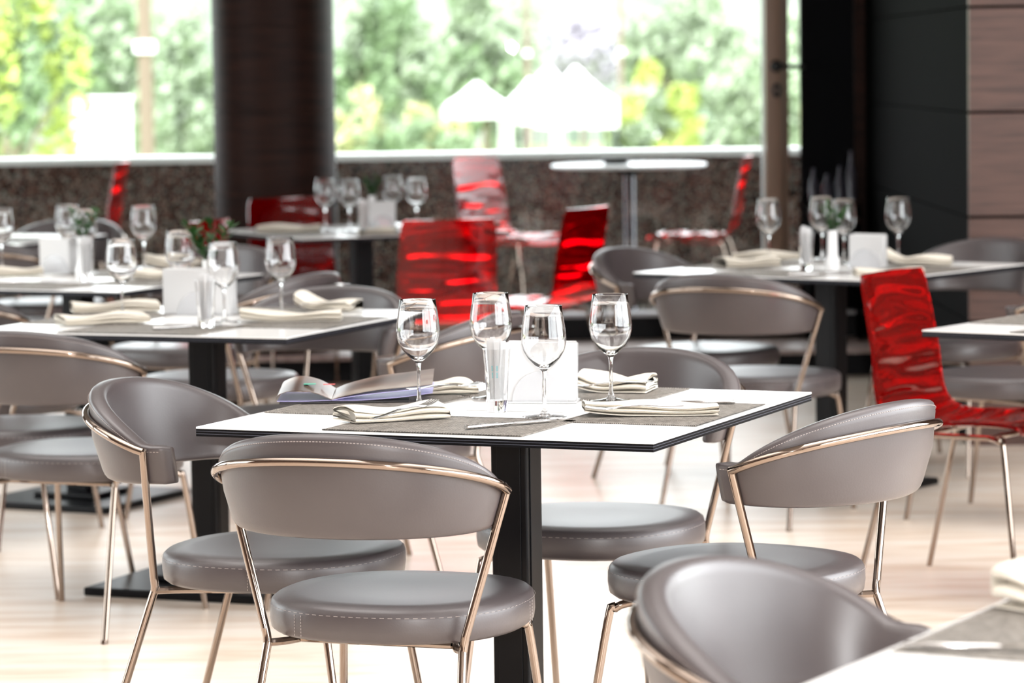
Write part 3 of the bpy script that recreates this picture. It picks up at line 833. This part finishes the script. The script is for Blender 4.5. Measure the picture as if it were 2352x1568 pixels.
# ------------------------------------------------------------------ outdoors
def tree(name, x, y, zc, rx, rz_, leaf, n, ls, label, seed, leaf2=None, group='trees beyond the terrace'):
    rnd = random.Random(seed)
    t = thing(name, label, 'tree', (x, y, -2.8), 0, group)
    b = BM(); hh = zc+2.8
    tube(b, [(0, 0, 0), (.05*rx, 0, hh*.5), (0, .1, hh)], .07*rx+.05, 8, r2=.03*rx+.02)
    for k in range(6):
        a = 2*PI*k/6; tube(b, [(0, 0, hh*.55), (rx*.35*math.cos(a), rx*.35*math.sin(a), hh*.85), (rx*.7*math.cos(a), rx*.7*math.sin(a), hh+rz_*.2*math.sin(k))], .03*rx+.02, 6, r2=.01)
    mk('trunk', b, 'bark', t)
    b = BM(); cl = []
    for k in range(26):
        a = rnd.uniform(0, 2*PI); s = rnd.uniform(-1, 1); q = rnd.uniform(.35, .85); c = math.sqrt(1-s*s)
        cl.append((Vector((rx*q*c*math.cos(a), rx*q*c*math.sin(a), hh+rz_*q*s)), rnd.uniform(.22, .42)))
    for i in range(n):
        c, rr = cl[i % len(cl)]
        d = Vector((rnd.gauss(0, 1), rnd.gauss(0, 1), rnd.gauss(0, 1))).normalized()*rr*rnd.uniform(.6, 1)
        p = c+Vector((d.x*rx, d.y*rx, d.z*rz_))
        nrm = Vector((rnd.gauss(0, 1), rnd.gauss(0, 1), rnd.gauss(0, 1)+.8)).normalized()
        a = nrm.orthogonal().normalized()*ls*rnd.uniform(.6, 1.2); c2 = nrm.cross(a)*.6
        f = b.faces.new([b.verts.new(v) for v in (p-a, p-c2, p+a, p+c2)])
        f.material_index = 1 if (leaf2 and (i % len(cl)) % 3 == 0) else 0
    mk('crown', b, [leaf, leaf2 or leaf], t, smooth=False)
def wx(px, Y): return (px-1176)/F*Y
tree('leafy_tree', wx(20, 42), 42, 1.2, 1.05, 2.6, 'leaf_lime', 5200, .09, 'bright yellow-green tree filling the left edge of the left window', 1, 'leaf_green')
tree('leafy_tree', wx(250, 95), 95, 1.4, 2.0, 3.4, 'leaf_pale', 3500, .22, 'pale tree behind the white kiosk in the left window', 2, 'leaf_green')
tree('leafy_tree', wx(430, 105), 105, -.3, 1.6, 3.6, 'leaf_pale', 3200, .22, 'pale tree between utility pole and column', 3)
tree('leafy_tree', wx(880, 92), 92, 1.6, 1.7, 2.3, 'leaf_green', 3800, .2, 'tall green tree nearest the column in the middle window', 4, 'leaf_pale')
tree('leafy_tree', wx(830, 84), 84, -1.0, 1.2, 1.9, 'leaf_green', 3300, .17, 'low green tree at the left of the middle window', 5, 'leaf_yellow')
tree('leafy_tree', wx(1000, 86), 86, -1.1, 1.3, 1.6, 'leaf_green', 3300, .17, 'low mixed green tree left of the white canopies', 6, 'leaf_yellow')
tree('leafy_tree', wx(1120, 118), 118, 1.5, 2.2, 3.8, 'leaf_pale', 3500, .26, 'pale tree above the smaller white canopy', 7, 'leaf_green')
tree('leafy_tree', wx(1345, 135), 135, 2.0, 1.7, 2.0, 'leaf_lilac', 3000, .26, 'greyish lilac tree above the larger white canopy', 8)
tree('leafy_tree', wx(1500, 101), 101, -.6, 1.6, 2.0, 'leaf_lime', 3600, .2, 'yellow-green round tree right of the larger white canopy', 9, 'leaf_pale')
tree('leafy_tree', wx(1720, 92), 92, -.5, 1.3, 2.2, 'leaf_pale', 3600, .2, 'pale green tree above the parked white cars', 10, 'leaf_green')
tree('leafy_tree', wx(1580, 140), 140, 1.6, 3.2, 3.0, 'leaf_pale', 3300, .3, 'faint pale tree high at the right of the middle window', 11)
tree('leafy_tree', wx(1830, 90), 90, .3, 1.2, 3.0, 'leaf_pale', 2600, .2, 'pale tree seen through the narrow strip beside the door stile', 12)
# utility poles
def upole(px, Y, r, label, mtl):
    t = thing('utility_pole', label, 'pole', (wx(px, Y), Y, -2.8), 0, 'utility poles')
    b = BM(); tube(b, [(0, 0, 0), (0, 0, 9)], r, 16, r2=r*.85); mk('post', b, mtl, t)
    b = BM(); box(b, -r*1.25, r*1.25, -r*1.25, r*1.25, 4.55, 4.75); mk('collar', b, 'tent_cloth', t, smooth=False)
upole(346, 56, .135, 'thick pale wooden utility pole in the left window', 'pole_wood')
upole(1220, 112, .10, 'thin pale utility pole behind the white canopies', 'pole_wood')
upole(1434, 110, .09, 'thin pale utility pole right of the lilac tree', 'pole_wood')
# white canopies
def canopy(px, Y, w, ze, zp, label, skirt=.35):
    t = thing('pavilion_canopy', label, 'canopy', (wx(px, Y), Y, -2.8), 8, 'white canopies')
    b = BM(); h = w/2; zs = ze+2.8; zt = zp+2.8
    rings = []
    for f_, z in ((1, zs-skirt), (1, zs), (.62, zs+(zt-zs)*.30), (.32, zs+(zt-zs)*.62), (.12, zs+(zt-zs)*.88), (.01, zt)):
        rings.append([(-h*f_, -h*f_, z), (h*f_, -h*f_, z), (h*f_, h*f_, z), (-h*f_, h*f_, z)])
    loft(b, rings); mk('roof', b, 'tent_cloth', t, smooth=False)
    for sx in (-1, 1):
        for sy in (-1, 1):
            b = BM(); tube(b, [(sx*h*.94, sy*h*.94, 0), (sx*h*.94, sy*h*.94, zs-skirt)], .05, 8); mk('post', b, 'dark_post' if skirt > .5 else 'tent_cloth', t)
mat('dark_post', (.04, .04, .06), .5)
canopy(1103, 96, 1.85, .28, 1.0, 'smaller white peaked canopy at the left of the group')
canopy(1225, 104, 1.75, .1, 1.05, 'middle white canopy half hidden behind the larger ones')
canopy(1268, 95.5, 1.9, .55, 1.42, 'larger white canopy with the left of two tall peaks', .8)
canopy(1330, 99, 2.2, .35, 1.42, 'larger white canopy with the right of two tall peaks', .8)
# kiosk
t = thing('kiosk', 'plain white boxy kiosk in the left window beside the utility pole', 'kiosk', (wx(243, 80), 80, -2.8), 4)
b = BM(); box(b, -.70, .70, -.6, .6, 0, 3.5, .05); mk('body', b, 'tent_cloth', t, smooth=False)
b = BM(); box(b, -.74, .74, -.64, .64, 3.5, 3.62, .03); mk('roof', b, 'tent_cloth', t, smooth=False)
b = BM(); box(b, -.5, .5, -.63, -.6, .8, 2.2, .01); mk('shutter', b, 'car_white', t, smooth=False)
# cars
def car(px, Y, label, rz=0):
    t = thing('car', label, 'car', (wx(px, Y), Y, -2.8), rz, 'parked white cars')
    t.scale = (.62, .62, 1.55) if False else (1, 1, 1)
    b = BM()
    prof = [(-2.1, .35), (-2.15, .75), (-1.9, .95), (-1.2, 1.0), (-.6, 1.45), (.9, 1.48), (1.6, 1.02), (2.05, .95), (2.15, .6), (2.1, .35)]
    rings = [[(x, y*(1 if z < 1.1 else .82), z) for x, z in prof] for y in (-.85, -.8, .8, .85)]
    loft(b, rings); mk('body', b, 'car_white', t, angle=30)
    b = BM(); rings = [[(x, y, z) for x, z in ((-1.05, 1.03), (-.58, 1.38), (.85, 1.4), (1.4, 1.05))] for y in (-.83, .83)]; loft(b, rings); mk('window_band', b, 'car_glass', t, smooth=False)
    for sx in (-1.35, 1.35):
        for sy in (-.8, .8):
            b = BM(); lathe(b, [(0, -.1), (.32, -.1), (.34, 0), (.32, .1), (0, .1)], 20); bmesh.ops.rotate(b, verts=b.verts, matrix=Matrix.Rotation(R(90), 3, 'X')); bmesh.ops.translate(b, verts=b.verts, vec=(sx, sy, .34)); mk('wheel', b, 'rubber', t)
    return t
bk_ = sbox('raised_road', 'asphalt', 2, 22, 104, 116, -2.8, -2.45)
c1 = car(1665, 108, 'white car parked at the right of the middle window'); c1.location.z = -2.45
c2 = car(1500, 112, 'white car parked left of the other, below the yellow-green tree', 90); c2.location.z = -2.45
